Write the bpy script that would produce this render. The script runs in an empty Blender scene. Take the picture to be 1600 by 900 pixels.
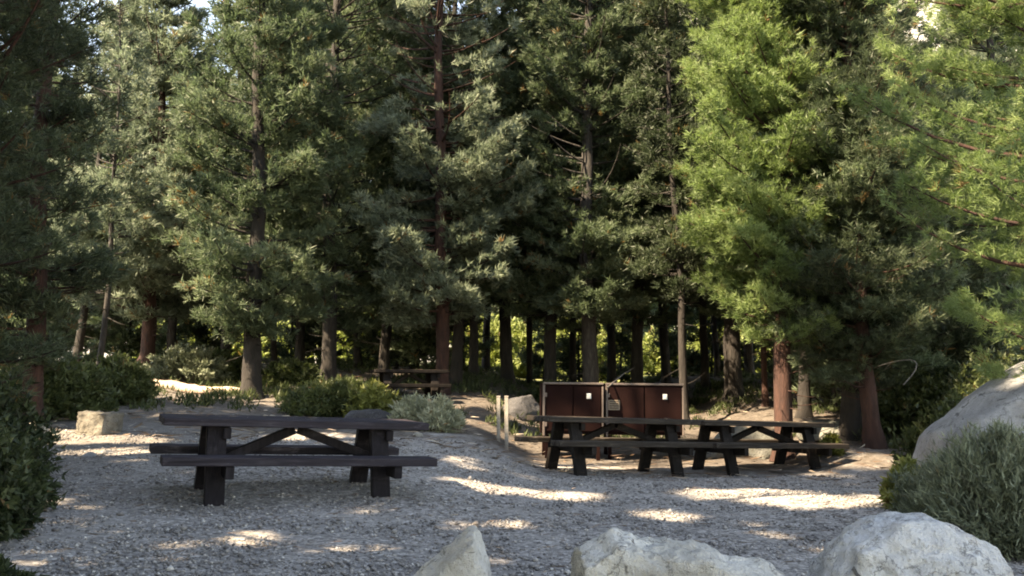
import bpy, bmesh, math, random
import numpy as np
from mathutils import Vector, Matrix, noise, Euler

R_ = math.radians
SC = bpy.context.scene
COL = SC.collection
rng = np.random.default_rng(7)
random.seed(7)

# ------------------------------------------------------------------ camera
F = 1386.0          # focal length in photo pixels (photo is 1600 wide)
CAMZ, PITCH = 0.95, math.atan(170 / F)
cam_d = bpy.data.cameras.new("camera"); cam = bpy.data.objects.new("camera", cam_d); COL.objects.link(cam)
cam_d.sensor_width = 36; cam_d.lens = 36 * F / 1600; cam_d.clip_start = .05; cam_d.clip_end = 3000
cam.location = (0, 0, CAMZ); cam.rotation_euler = (math.pi / 2 + PITCH, 0, 0)
SC.camera = cam

# ------------------------------------------------------------------ light
SUN = Vector((-.72, -.46, .93)).normalized()           # towards the sun
world = bpy.data.worlds.new("World"); SC.world = world; world.use_nodes = True
nt = world.node_tree; bg = nt.nodes["Background"]
sky = nt.nodes.new("ShaderNodeTexSky"); sky.sky_type = 'NISHITA'; sky.sun_disc = False
sky.sun_elevation = math.asin(SUN.z); sky.sun_rotation = math.atan2(SUN.x, SUN.y)
sky.altitude = 2200
nt.links.new(sky.outputs[0], bg.inputs[0]); bg.inputs[1].default_value = .15
sd = bpy.data.lights.new("sun", 'SUN'); sd.energy = 4.0; sd.angle = R_(.53); sd.color = (1, .985, .955)
so = bpy.data.objects.new("sun", sd); COL.objects.link(so)
so.rotation_euler = (-SUN).to_track_quat('-Z', 'Y').to_euler(); so.location = (-20, -8, 30)
SC.view_settings.view_transform = 'Standard'; SC.view_settings.look = 'None'
SC.view_settings.exposure = 2.7; SC.view_settings.gamma = 1
SC.view_settings.use_white_balance = True; SC.view_settings.white_balance_temperature = 11000; SC.view_settings.white_balance_tint = 13
SC.cycles.pixel_filter_type = 'BLACKMAN_HARRIS'; SC.cycles.filter_width = 1.9
SC.cycles.max_bounces = 6; SC.cycles.diffuse_bounces = 3; SC.cycles.transmission_bounces = 3
SC.cycles.transparent_max_bounces = 4

# ------------------------------------------------------------------ helpers
def ss(a, b, x):
    t = np.clip((x - a) / (b - a), 0, 1); return t * t * (3 - 2 * t)

def G(x, y):
    """ground height; falls gently to the right, rises behind the camp"""
    x = np.asarray(x, float); y = np.asarray(y, float)
    z = -.035 * (np.clip(x, -9, 9) + 3)
    z = z + .058 * np.clip(y - 7.5, 0, 6.7) * (1 - ss(-.8, .5, x))
    yy = np.clip(y, 0, 60)
    z = z + .115 * (np.sqrt((np.clip(yy - 15, -9, 12)) ** 2 + 1.2) + np.clip(yy - 15, -9, 12)) / 2 + .035 * np.clip(yy - 27, 0, 40) - .006
    z = z + .42 * ss(4.3, 6, x) * ss(12.6, 15.5, y)
    z = z + .03 * np.sin(x * 1.1 + .4 * y) * np.sin(y * .8) * ss(3, 9, y) + .06 * np.sin(x * .5 + 1) * np.sin(y * .37) * ss(15, 22, y)
    return z

def ray(px, py):
    u = (px - 800) / F; v = (450 - py) / F
    return np.array([u, math.cos(PITCH) - v * math.sin(PITCH), math.sin(PITCH) + v * math.cos(PITCH)])

def at(px, py, Y):
    """world point seen at photo pixel (px,py) at distance Y ahead"""
    d = ray(px, py); t = Y / d[1]
    return np.array([d[0] * t, Y, CAMZ + d[2] * t])

def onground(px, py):
    d = ray(px, py); t = 2.0
    while t < 200:
        p = d * t
        if CAMZ + p[2] <= G(p[0], p[1]): break
        t += .02
    return np.array([p[0], p[1], float(G(p[0], p[1]))])

def gx(px, Y): return (px - 800) / F * Y          # lateral position (approx) for column px at distance Y

def mesh_np(name, V, Fc, mat=None, parent=None, tint=None, smooth=False, loc=None, mats=None, midx=None):
    V = np.asarray(V, np.float32); Fc = np.asarray(Fc, np.int32)
    me = bpy.data.meshes.new(name); k = Fc.shape[1]
    me.vertices.add(len(V)); me.vertices.foreach_set("co", V.ravel())
    me.loops.add(Fc.size); me.loops.foreach_set("vertex_index", Fc.ravel())
    me.polygons.add(len(Fc)); me.polygons.foreach_set("loop_start", np.arange(0, Fc.size, k, dtype=np.int32))
    if smooth: me.polygons.foreach_set("use_smooth", np.ones(len(Fc), bool))
    me.update(calc_edges=True)
    if tint is not None:
        a = me.attributes.new("tint", 'FLOAT', 'POINT'); a.data.foreach_set("value", np.asarray(tint, np.float32))
    for m in (mats or ([mat] if mat else [])): me.materials.append(m)
    if midx is not None: me.polygons.foreach_set("material_index", np.asarray(midx, np.int32))
    o = bpy.data.objects.new(name, me); COL.objects.link(o)
    if parent is not None: o.parent = parent
    if loc is not None: o.location = loc
    return o

def obj_bm(name, bm, mat, parent=None, smooth=False):
    me = bpy.data.meshes.new(name); bm.to_mesh(me); bm.free()
    if smooth:
        for p in me.polygons: p.use_smooth = True
    me.materials.append(mat)
    o = bpy.data.objects.new(name, me); COL.objects.link(o)
    if parent is not None: o.parent = parent
    return o

def tag(o, label=None, cat=None, group=None, kind=None):
    if label: o['label'] = label
    if cat: o['category'] = cat
    if group: o['group'] = group
    if kind: o['kind'] = kind
    return o

def empty(name, loc, rot=(0, 0, 0)):
    o = bpy.data.objects.new(name, None); COL.objects.link(o); o.location = loc; o.rotation_euler = rot
    o.empty_display_size = .2
    return o

def box(bm, size, center, rot=None, bev=.006, seg=1, jit=0):
    r = bmesh.ops.create_cube(bm, size=1)
    vs = r['verts']
    bmesh.ops.scale(bm, vec=size, verts=vs)
    if bev:
        es = list({e for v in vs for e in v.link_edges})
        b = bmesh.ops.bevel(bm, geom=es + vs, offset=bev, segments=seg, affect='EDGES', profile=.5)
        vs = list({v for f in b['faces'] for v in f.verts} | {v for v in vs if v.is_valid})
    M = (rot or Euler((0, 0, 0))).to_matrix().to_4x4(); M.translation = Vector(center)
    bmesh.ops.transform(bm, matrix=M, verts=vs)
    return vs

def beam(bm, a, b, w, h, bev=.006):
    """rectangular timber from a to b; w horizontal thickness, h the other"""
    a, b = Vector(a), Vector(b); d = b - a
    q = d.to_track_quat('X', 'Z')
    r = bmesh.ops.create_cube(bm, size=1); vs = r['verts']
    bmesh.ops.scale(bm, vec=(d.length, w, h), verts=vs)
    es = list({e for v in vs for e in v.link_edges})
    bb = bmesh.ops.bevel(bm, geom=es + vs, offset=bev, segments=1, affect='EDGES')
    vs = list({v for f in bb['faces'] for v in f.verts} | {v for v in vs if v.is_valid})
    M = q.to_matrix().to_4x4(); M.translation = (a + b) / 2
    bmesh.ops.transform(bm, matrix=M, verts=vs)

def tube_arr(P, r, sides):
    """swept tube through points P (n,3) with radii r (n) -> verts, quads"""
    P = np.asarray(P, float); n = len(P)
    T = np.gradient(P, axis=0); T /= np.linalg.norm(T, axis=1)[:, None] + 1e-9
    up = np.array([0, 0, 1.0]) if abs(T[0, 2]) < .9 else np.array([1.0, 0, 0])
    A = np.cross(T, up); A /= np.linalg.norm(A, axis=1)[:, None] + 1e-9
    B = np.cross(T, A)
    th = np.linspace(0, 2 * np.pi, sides, endpoint=False)
    r = np.asarray(r, float)
    V = P[:, None, :] + r[:, None, None] * (np.cos(th)[None, :, None] * A[:, None, :] + np.sin(th)[None, :, None] * B[:, None, :])
    i = np.arange(n - 1)[:, None] * sides; j = np.arange(sides)[None, :]; j2 = (j + 1) % sides
    Q = np.stack([i + j, i + j2, i + sides + j2, i + sides + j], -1).reshape(-1, 4)
    return V.reshape(-1, 3), Q

class Acc:
    def __init__(s): s.V = []; s.F = []; s.n = 0; s.T = []
    def add(s, V, Fc, t=None):
        s.V.append(V); s.F.append(np.asarray(Fc) + s.n); s.n += len(V)
        if t is not None: s.T.append(np.full(len(V), t))
    def out(s): return np.concatenate(s.V), np.concatenate(s.F)

# ------------------------------------------------------------------ materials
def new_mat(name):
    m = bpy.data.materials.new(name); m.use_nodes = True
    nt = m.node_tree; b = nt.nodes["Principled BSDF"]
    return m, nt, b
def N(nt, t, **kw):
    n = nt.nodes.new(t)
    for k, v in kw.items():
        if k in ('inp',):
            for a, c in v.items(): n.inputs[a].default_value = c
        else: setattr(n, k, v)
    return n
def ramp(nt, fac, stops, interp='LINEAR'):
    r = nt.nodes.new("ShaderNodeValToRGB"); r.color_ramp.interpolation = interp
    e = r.color_ramp.elements
    while len(e) < len(stops): e.new(.5)
    for el, (p, c) in zip(e, stops):
        el.position = p; el.color = (*c, 1) if len(c) == 3 else c
    nt.links.new(fac, r.inputs[0]); return r.outputs[0]
def tex(nt, scale, detail=4, rough=.6, vec=None, dist=0):
    n = N(nt, "ShaderNodeTexNoise", inp={'Scale': scale, 'Detail': detail, 'Roughness': rough, 'Distortion': dist})
    if vec is not None: nt.links.new(vec, n.inputs['Vector'])
    return n.outputs['Fac']
def coords(nt, scale=(1, 1, 1), which='Object'):
    c = N(nt, "ShaderNodeTexCoord"); m = N(nt, "ShaderNodeMapping"); m.inputs['Scale'].default_value = scale
    nt.links.new(c.outputs[which], m.inputs['Vector']); return m.outputs[0]
def mix(nt, fac, a, b, blend='MIX'):
    m = N(nt, "ShaderNodeMix", data_type='RGBA', blend_type=blend)
    for s, v in ((0, fac), (6, a), (7, b)):
        if hasattr(v, 'type') and hasattr(v, 'is_linked'): nt.links.new(v, m.inputs[s])
        elif s == 0: m.inputs[0].default_value = v
        else: m.inputs[s].default_value = (*v, 1)
    return m.outputs[2]
def bump(nt, b, h, strength=.5, dist=.02):
    n = N(nt, "ShaderNodeBump", inp={'Strength': strength, 'Distance': dist})
    nt.links.new(h, n.inputs['Height']); nt.links.new(n.outputs[0], b.inputs['Normal'])

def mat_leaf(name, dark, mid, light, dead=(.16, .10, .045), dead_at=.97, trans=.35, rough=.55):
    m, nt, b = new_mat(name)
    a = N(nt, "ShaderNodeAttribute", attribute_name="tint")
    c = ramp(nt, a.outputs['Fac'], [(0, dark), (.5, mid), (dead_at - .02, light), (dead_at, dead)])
    nt.links.new(c, b.inputs['Base Color']); b.inputs['Roughness'].default_value = rough
    b.inputs['Specular IOR Level'].default_value = .35
    t = N(nt, "ShaderNodeBsdfTranslucent")
    h = N(nt, "ShaderNodeHueSaturation", inp={'Saturation': 1.15, 'Value': 1.25}); nt.links.new(c, h.inputs['Color'])
    nt.links.new(h.outputs[0], t.inputs['Color'])
    mx = N(nt, "ShaderNodeMixShader", inp={0: trans})
    nt.links.new(b.outputs[0], mx.inputs[1]); nt.links.new(t.outputs[0], mx.inputs[2])
    nt.links.new(mx.outputs[0], nt.nodes['Material Output'].inputs['Surface'])
    return m

def mat_bark(name, c1, c2, c3):
    m, nt, b = new_mat(name)
    v = coords(nt, (7, 7, 1.6))
    n1 = tex(nt, 2.2, 6, .7, v, .4); n2 = tex(nt, .8, 3, .5, coords(nt, (1, 1, .5)))
    c = ramp(nt, n1, [(.3, c1), (.5, c2), (.72, c3)])
    c = mix(nt, ramp(nt, n2, [(.42, (0, 0, 0)), (.62, (1, 1, 1))]), c, tuple(x * .6 for x in c2))
    nt.links.new(c, b.inputs['Base Color']); b.inputs['Roughness'].default_value = .9
    bump(nt, b, n1, .9, .04); return m

def mat_wood(name, dark, mid, light, axis='x'):
    m, nt, b = new_mat(name)
    sc = (1.2, 26, 26) if axis == 'x' else (26, 26, 1.2)
    v = coords(nt, sc); n1 = tex(nt, 1.5, 5, .65, v, .3); n2 = tex(nt, 2.3, 4, .6, coords(nt))
    c = ramp(nt, n1, [(.28, dark), (.5, mid), (.75, light)])
    c = mix(nt, ramp(nt, n2, [(.4, (0, 0, 0)), (.7, (.8, .8, .8))]), c, tuple(x * .55 for x in mid))
    n3 = tex(nt, 5, 6, .75, coords(nt, (.5, 2, 2)), .6)
    c = mix(nt, ramp(nt, n3, [(.56, (0, 0, 0)), (.7, (.7, .7, .7))]), c, tuple(min(1, x * 1.7) for x in light))
    nt.links.new(c, b.inputs['Base Color']); b.inputs['Roughness'].default_value = .75; b.inputs['Specular IOR Level'].default_value = .15
    bump(nt, b, n1, .45, .008); return m

def mat_rock(name, lo, mid, hi, stain=(.16, .12, .08), stain_amt=.35, speck=.5, scale=1., low_stain=None):
    m, nt, b = new_mat(name)
    v = coords(nt)
    n1 = tex(nt, 2.2 * scale, 8, .68, v, .2); n2 = tex(nt, 30 * scale, 4, .7, v); n3 = tex(nt, 1.4 * scale, 5, .7, v, .6)
    c = ramp(nt, n1, [(.3, lo), (.5, mid), (.68, hi)])
    c = mix(nt, ramp(nt, n3, [(.52, (0, 0, 0)), (.64, (stain_amt,) * 3)]), c, stain)
    vo = N(nt, "ShaderNodeTexVoronoi", inp={'Scale': 42 * scale}); nt.links.new(v, vo.inputs['Vector'])
    c = mix(nt, ramp(nt, n2, [(.56, (0, 0, 0)), (.66, (speck,) * 3)]), c, tuple(x * .35 for x in lo))
    c = mix(nt, ramp(nt, vo.outputs['Distance'], [(.08, (.35, .35, .35)), (.2, (0, 0, 0))]), c, (.75, .74, .70))
    n4 = tex(nt, 5.5 * scale, 3, .5, v, 1.2)
    c = mix(nt, ramp(nt, n4, [(.665, (0, 0, 0)), (.70, (.8, .8, .8))]), c, (.05, .05, .055))
    ve = N(nt, "ShaderNodeTexVoronoi", feature='DISTANCE_TO_EDGE', inp={'Scale': 1.7 * scale})
    vm = N(nt, "ShaderNodeVectorMath", operation='ADD'); nz_ = N(nt, "ShaderNodeTexNoise", inp={'Scale': 3.0 * scale, 'Detail': 6, 'Roughness': .7}); nt.links.new(v, nz_.inputs['Vector'])
    vs_ = N(nt, "ShaderNodeVectorMath", operation='SCALE', inp={'Scale': .55 / scale}); nt.links.new(nz_.outputs['Color'], vs_.inputs[0])
    nt.links.new(v, vm.inputs[0]); nt.links.new(vs_.outputs[0], vm.inputs[1]); nt.links.new(vm.outputs[0], ve.inputs['Vector'])
    crk = ramp(nt, ve.outputs['Distance'], [(0, (.75, .75, .75)), (.018, (0, 0, 0))])
    c = mix(nt, crk, c, tuple(x * .3 for x in lo))
    if low_stain:
        z0, z1, col = low_stain
        sx = N(nt, "ShaderNodeSeparateXYZ"); nt.links.new(v, sx.inputs[0])
        ad = N(nt, "ShaderNodeMath", operation='MULTIPLY_ADD', inp={1: .55, 2: -.27}); nt.links.new(tex(nt, 7, 6, .75, v, .4), ad.inputs[0])
        su = N(nt, "ShaderNodeMath", operation='ADD'); nt.links.new(sx.outputs[2], su.inputs[0]); nt.links.new(ad.outputs[0], su.inputs[1])
        mr = N(nt, "ShaderNodeMapRange", inp={'From Min': z0, 'From Max': z1, 'To Min': .75, 'To Max': 0}); nt.links.new(su.outputs[0], mr.inputs['Value'])
        c = mix(nt, mr.outputs[0], c, col)
    nt.links.new(c, b.inputs['Base Color']); b.inputs['Roughness'].default_value = .88
    ad = N(nt, "ShaderNodeMath", operation='ADD'); nt.links.new(n1, ad.inputs[0]); nt.links.new(n2, ad.inputs[1])
    bump(nt, b, ad.outputs[0], .95, .045); return m

def mat_flat(name, col, rough=.6, metal=0, var=.25, scale=8, spec=.25):
    m, nt, b = new_mat(name)
    n = tex(nt, scale, 5, .65, coords(nt))
    c = ramp(nt, n, [(.3, tuple(x * (1 - var) for x in col)), (.7, tuple(min(1, x * (1 + var)) for x in col))])
    nt.links.new(c, b.inputs['Base Color']); b.inputs['Roughness'].default_value = rough; b.inputs['Metallic'].default_value = metal; b.inputs['Specular IOR Level'].default_value = spec
    return m

M = {}
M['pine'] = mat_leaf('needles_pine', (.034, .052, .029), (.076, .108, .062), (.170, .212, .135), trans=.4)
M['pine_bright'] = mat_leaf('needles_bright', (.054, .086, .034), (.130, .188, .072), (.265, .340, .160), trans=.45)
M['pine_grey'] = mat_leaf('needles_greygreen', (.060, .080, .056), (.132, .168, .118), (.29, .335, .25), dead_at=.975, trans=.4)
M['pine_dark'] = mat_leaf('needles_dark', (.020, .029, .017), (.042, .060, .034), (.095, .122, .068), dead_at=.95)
M['willow'] = mat_leaf('leaves_meadow', (.10, .125, .04), (.20, .24, .08), (.36, .41, .19), trans=.5)
M['shrub'] = mat_leaf('leaves_shrub', (.025, .038, .015), (.058, .078, .030), (.12, .14, .06))
M['bush_dark'] = mat_leaf('leaves_dark_bush', (.014, .022, .010), (.032, .048, .020), (.075, .095, .045))
M['sage'] = mat_leaf('leaves_sage', (.06, .076, .050), (.14, .165, .110), (.25, .28, .195), trans=.2, dead=(.2, .17, .1))
M['sage_pale'] = mat_leaf('leaves_pale_sage', (.16, .17, .12), (.28, .30, .21), (.42, .43, .32), trans=.2)
M['yellow'] = mat_leaf('leaves_yellow_green', (.08, .09, .03), (.16, .175, .05), (.28, .285, .09))
M['bark_red'] = mat_bark('bark_red', (.014, .0065, .005), (.046, .018, .013), (.09, .040, .028))
M['bark_grey'] = mat_bark('bark_grey', (.014, .012, .011), (.042, .037, .034), (.10, .093, .085))
M['bark_dark'] = mat_bark('bark_dark', (.008, .0065, .006), (.022, .018, .016), (.05, .042, .036))
M['twig'] = mat_flat('dead_twig', (.10, .09, .08), .9)
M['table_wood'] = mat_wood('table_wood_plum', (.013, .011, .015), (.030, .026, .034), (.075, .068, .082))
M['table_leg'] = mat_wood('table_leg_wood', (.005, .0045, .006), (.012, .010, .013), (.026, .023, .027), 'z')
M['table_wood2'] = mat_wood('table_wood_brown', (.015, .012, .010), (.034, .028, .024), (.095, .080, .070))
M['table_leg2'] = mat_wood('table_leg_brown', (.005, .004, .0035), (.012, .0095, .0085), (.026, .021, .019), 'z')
M['box_paint'] = mat_flat('locker_paint', (.0115, .0044, .0040), .8, 0, .3, 3, .06)
M['box_trim'] = mat_flat('locker_edge', (.12, .095, .085), .55, 0, .2, 9)
M['white_plate'] = mat_flat('latch_plate', (.78, .76, .72), .5, 0, .08)
M['steel'] = mat_flat('steel', (.28, .28, .27), .45, .6, .2)
M['sticker'] = mat_flat('sticker_paper', (.17, .135, .105), .7, 0, .3, 40)
M['post'] = mat_wood('post_wood', (.16, .14, .12), (.30, .27, .235), (.42, .39, .34), 'z')
M['log'] = mat_wood('log_wood', (.22, .13, .10), (.46, .35, .28), (.66, .56, .47))
M['granite'] = mat_rock('granite', (.16, .164, .168), (.26, .266, .275), (.38, .387, .395), (.20, .17, .12), .3)
M['granite_pale'] = mat_rock('granite_pale', (.36, .37, .375), (.58, .59, .60), (.76, .775, .79), (.30, .23, .16), .4, .45, 1.4, (.24, .34, (.27, .245, .19)))
M['granite_warm'] = mat_rock('granite_warm', (.34, .33, .305), (.53, .52, .49), (.72, .71, .68), (.36, .28, .18), .45, .4, 1.3, (.14, .26, (.36, .29, .20)))
M['granite_tan'] = mat_rock('granite_tan', (.11, .10, .085), (.18, .165, .14), (.28, .265, .23), (.12, .10, .07), .5, .5, 1.6)
M['granite_dark'] = mat_rock('granite_dark', (.03, .03, .033), (.055, .055, .06), (.10, .10, .105), (.06, .05, .04), .4)
M['granite_mossy'] = mat_rock('granite_mossy', (.07, .073, .065), (.135, .138, .122), (.22, .22, .2), (.10, .11, .06), .5)

m, nt, b = new_mat('litter'); a1 = N(nt, "ShaderNodeAttribute", attribute_name="tint")
nt.links.new(ramp(nt, a1.outputs['Fac'], [(0, (.05, .03, .02)), (.6, (.17, .11, .075)), (.9, (.42, .36, .29))]), b.inputs['Base Color'])
M['litter'] = m

# ------------------------------------------------------------------ sun flecks
# places where the canopy is open towards the sun (photo pixels: x, y, half width, half height)
FLECKS_PX = [(1240, 781, 112, 15), (1345, 721, 62, 14), (1230, 722, 70, 10), (1075, 722, 70, 9), (950, 728, 60, 12), (872, 724, 44, 13),
             (735, 759, 58, 9), (845, 700, 62, 9), (770, 669, 70, 5), (1030, 806, 48, 8), (870, 776, 70, 7), (800, 822, 36, 6), (1110, 770, 60, 5),
             (110, 684, 55, 14), (215, 688, 44, 7), (190, 706, 60, 6), (320, 702, 60, 5), (72, 778, 42, 22), (15, 880, 70, 18),
             (245, 884, 50, 7), (310, 612, 85, 12), (450, 628, 70, 8), (520, 686, 50, 9), (640, 648, 50, 12), (1390, 782, 30, 9),
             (400, 845, 50, 6), (560, 860, 40, 6), (985, 690, 60, 6), (455, 683, 40, 6)]
_rf = random.Random(5)
for k in range(26):
    py_ = 690 + 190 * _rf.random() ** 1.2; FLECKS_PX.append((_rf.uniform(60, 1380) if k > 14 else _rf.uniform(40, 760), py_, _rf.uniform(14, 40) * (.6 + (py_ - 690) / 250), _rf.uniform(2.5, 6) * (.6 + (py_ - 690) / 150)))
FL = []
for (a, b_, c_, d_) in FLECKS_PX:
    p0 = onground(a, b_); p1 = onground(a, b_ - d_ * .9); p2 = onground(a, b_ + d_ * .9)
    FL.append((p0[0], (p1[1] + p2[1]) / 2, c_ / F * p0[1], max(.12, (p1[1] - p2[1]) / 2), p0[2]))
# lit volumes: (point, radius, owner key that stays whole)
LIT = []
def lit(px, py, Y, r, own=None): LIT.append((at(px, py, Y), r, own))
for py in (20, 120, 220, 320, 420, 460): lit(1130, py, 15.2, .95, 'bright')
for py in (60, 200): lit(1190, py, 15.2, .8, 'bright')
for py in (60, 160, 260, 350): lit(1520, py, 9.3, .62, 'right')
for py in (130, 240): lit(1580, py, 9.3, .6, 'right')
lit(1490, 440, 9.0, .25, 'right')
for py in (60, 150, 250, 350, 420): lit(690, py, 20.5, 1.3, 'centre')
for px, py in ((780, 280), (790, 390), (640, 180)): lit(px, py, 20.5, .8, 'centre')
for px, py in ((250, 120), (290, 60), (190, 90), (240, 200), (170, 280)): lit(px, py, 22.5, 1.3, 'upper_left')
for px, py in ((420, 200), (470, 120), (400, 330)): lit(px, py, 18.6, .8, 'left_mid')
lit(70, 668, 12.5, .5); lit(310, 612, 19, .9)
lit(785, 640, 14.6, .35)
rl = random.Random(11)
for k in range(230):
    px = rl.uniform(90, 1090); py = rl.uniform(-10, 440); Yt = 17.5 + 6 * rl.random()
    lit(px, py, Yt, rl.uniform(.3, .75), 'none')
for k in range(26): lit(rl.uniform(830, 1080), rl.uniform(-20, 420), 19 + 3 * rl.random(), rl.uniform(.3, .7), 'none')
for k in range(14): lit(rl.uniform(1100, 1400), rl.uniform(0, 300), 13.5 + 2 * rl.random(), rl.uniform(.2, .4), 'none')
Sv = np.array(SUN)
ROADSIDE = True

LITN = [q for q in LIT if q[2] != 'none']
def cull(Pw, own=None, keep=.0):
    fl = [] if own and 'nofl' in own else FL
    """True where foliage stays: openings of the canopy towards the sun"""
    ok = np.ones(len(Pw), bool)
    wob = .22 * np.sin(Pw[:, 0] * 7.1 + Pw[:, 2] * 3) * np.sin(Pw[:, 1] * 6.3 + Pw[:, 2] * 2.2)
    for (fx, fy, rx, ry, fz) in fl:
        t = (Pw[:, 2] - fz) / Sv[2]
        x = Pw[:, 0] - Sv[0] * t - fx; y = Pw[:, 1] - Sv[1] * t - fy
        hit = ((x / (rx + .12)) ** 2 + (y / (ry + .20)) ** 2 < 1 + wob * 1.2) & (t > .5)
        ok &= ~hit
    for (c, r, o) in (LIT if len(Pw) > 20 else LITN):
        if own is not None and o is not None and o in own: continue
        d = Pw - c; t = d @ Sv
        dist = np.linalg.norm(d - t[:, None] * Sv, axis=1)
        ok &= ~((dist < r * (1 + wob)) & (t > (3.0 if o == 'none' else .3)))
    return ok

# ------------------------------------------------------------------ foliage
def needles(P, D, n, ln, wd, spread, tint, up=.0):
    """P tuft centres, D axis directions; n thin triangles each"""
    m = len(P)
    d = D[:, None, :] * (1 - spread) + rng.normal(size=(m, n, 3)) * spread * .75
    d[..., 2] += up
    d /= np.linalg.norm(d, axis=2)[..., None] + 1e-9
    s = np.cross(d, rng.normal(size=(m, n, 3))); s /= np.linalg.norm(s, axis=2)[..., None] + 1e-9
    L = ln * (0.65 + .7 * rng.random((m, n, 1))); W = wd * (0.7 + .6 * rng.random((m, n, 1)))
    b = P[:, None, :] + rng.normal(size=(m, n, 3)) * ln * .16
    v = np.stack([b - s * W * .5, b + s * W * .5 + d * L * .25, b + d * L], 2).reshape(-1, 3)
    f = np.arange(len(v)).reshape(-1, 3)
    t = np.repeat(np.clip(tint[:, None] + rng.normal(size=(m, n)) * .08, 0, 1).ravel(), 3)
    return v, f, t

TREES = []
def conifer(name, x, y, H, R, base, r0, label, leafmat, barkmat, own=None, tufts=16, nn=12, ln=.15, wd=.028,
            lean=(0, 0), group=None, step=.34, prof=.75, dead=9, category='tree', side=None, droop=-.1, seed=None, gap=.1, tuft_gap=.25, z0=None, parts=True):
    z = float(G(x, y)) if z0 is None else z0
    z -= .05
    root = empty(name, (x, y, z)); tag(root, label, category, group)
    o3 = np.array([x, y, z])
    # trunk
    acc = Acc()
    nz = 34; hz = np.concatenate([np.linspace(0, .6, 6), np.linspace(.9, H, nz - 6)])
    ph = rng.random(4) * 6.28
    cx = lean[0] * hz + .06 * np.sin(hz * .45 + ph[0]) + .03 * np.sin(hz * 1.3 + ph[1]); cy = lean[1] * hz + .06 * np.sin(hz * .4 + ph[2])
    cx -= cx[0]; cy -= cy[0]
    rr = r0 * (1 - hz / H * .93) + r0 * .65 * np.exp(-hz / .2)
    V, Q = tube_arr(np.stack([cx, cy, hz], 1), rr, 12)
    V[:, :2] += rng.normal(size=(len(V), 2)) * r0 * .06
    acc.add(V, Q)
    P, D, T = [], [], []
    zz = base
    k = 0
    while zz < H - .15:
        t = (zz - base) / (H - base)
        pr = (min(1, .55 + t * 3.2)) * (1 - t) ** prof + .04
        for i in range(rng.integers(4, 7)):
            if rng.random() < gap: continue
            az = rng.random() * 2 * np.pi
            L = R * pr * rng.uniform(.4, 1.22)
            if side is not None: L *= 1 + side[1] * math.cos(az - side[0])
            if L < .15: continue
            zi = zz + rng.uniform(-.15, .15)
            c0 = np.array([np.interp(zi, hz, cx), np.interp(zi, hz, cy), zi])
            u = np.array([math.cos(az), math.sin(az), 0]); w = np.array([-u[1], u[0], 0])
            s0 = droop + .55 * t + rng.normal() * .1; cu = rng.uniform(.1, .4)
            n = 7; f = np.linspace(0, 1, n)[:, None]
            C = c0 + u * L * f + np.array([0, 0, 1]) * (s0 * L * f + cu * L * f ** 2.4) + w * (.12 * L * rng.normal() * f ** 2)
            if cull(C[1:] + o3, own).mean() < .55: continue
            vb, qb = tube_arr(C, .006 + (.014 + .016 * L * r0 / .2) * (1 - f[:, 0]) * .8, 3)
            acc.add(vb, qb)
            m = int(tufts * L * (0.6 + .4 * (1 - t)) + 3)
            ff = .18 + .82 * rng.random(m) ** .75
            Pc = np.stack([np.interp(ff, f[:, 0], C[:, j]) for j in range(3)], 1)
            lat = rng.normal(size=m) * (.30 * L * (1.08 - ff) + .08)
            lat = np.clip(lat, -.7, .7)
            Pc += w * lat[:, None] + u * (np.abs(lat) * .45)[:, None]
            Pc[:, 2] += rng.normal(size=m) * .06 + .06
            Dd = u * .55 + w * (np.sign(lat) * np.minimum(np.abs(lat) * 2, .7))[:, None] + np.array([0, 0, .38])
            Dd /= np.linalg.norm(Dd, axis=1)[:, None]
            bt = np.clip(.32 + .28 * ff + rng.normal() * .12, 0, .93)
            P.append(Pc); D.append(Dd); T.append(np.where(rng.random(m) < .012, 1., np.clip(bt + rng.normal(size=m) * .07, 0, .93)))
        zz += step * rng.uniform(.7, 1.3)
    # bare lower twigs
    for i in range(dead):
        zi = rng.uniform(.8, base + .4); az = rng.random() * 6.28; L = rng.uniform(.25, .95) * min(1, R / 1.6)
        c0 = np.array([np.interp(zi, hz, cx), np.interp(zi, hz, cy), zi]); u = np.array([math.cos(az), math.sin(az), rng.uniform(-.45, .1)])
        f = np.linspace(0, 1, 5)[:, None]
        C = c0 + u * L * f + np.array([0, 0, .25]) * L * f ** 2 + rng.normal(size=3) * .1 * f ** 2
        vb, qb = tube_arr(C, .013 * (1.1 - f[:, 0]), 3); acc.add(vb, qb)
    Vt, Qt = acc.out()
    mesh_np("trunk", Vt, Qt, M[barkmat], root, smooth=True)
    P = np.concatenate(P); D = np.concatenate(D); T = np.concatenate(T)
    # uneven crown: drop clumps by a low-frequency pattern
    q = P * 1.15 + rng.random(3) * 50
    pat = np.sin(q[:, 0] * 2.1 + 1.3 * np.sin(q[:, 2] * 1.7)) * np.sin(q[:, 1] * 2.3 + np.sin(q[:, 0])) * np.sin(q[:, 2] * 2.6 + 1.1 * np.sin(q[:, 1]))
    ok = (pat > -tuft_gap * 1.6) | (rng.random(len(P)) < .25)
    ok &= cull(P + o3, own)
    P, D, T = P[ok], D[ok], T[ok]
    v, f, tt = needles(P, D, nn, ln, wd, .5, T, .08)
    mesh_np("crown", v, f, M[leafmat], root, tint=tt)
    TREES.append((name, len(f)))
    return root

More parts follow.
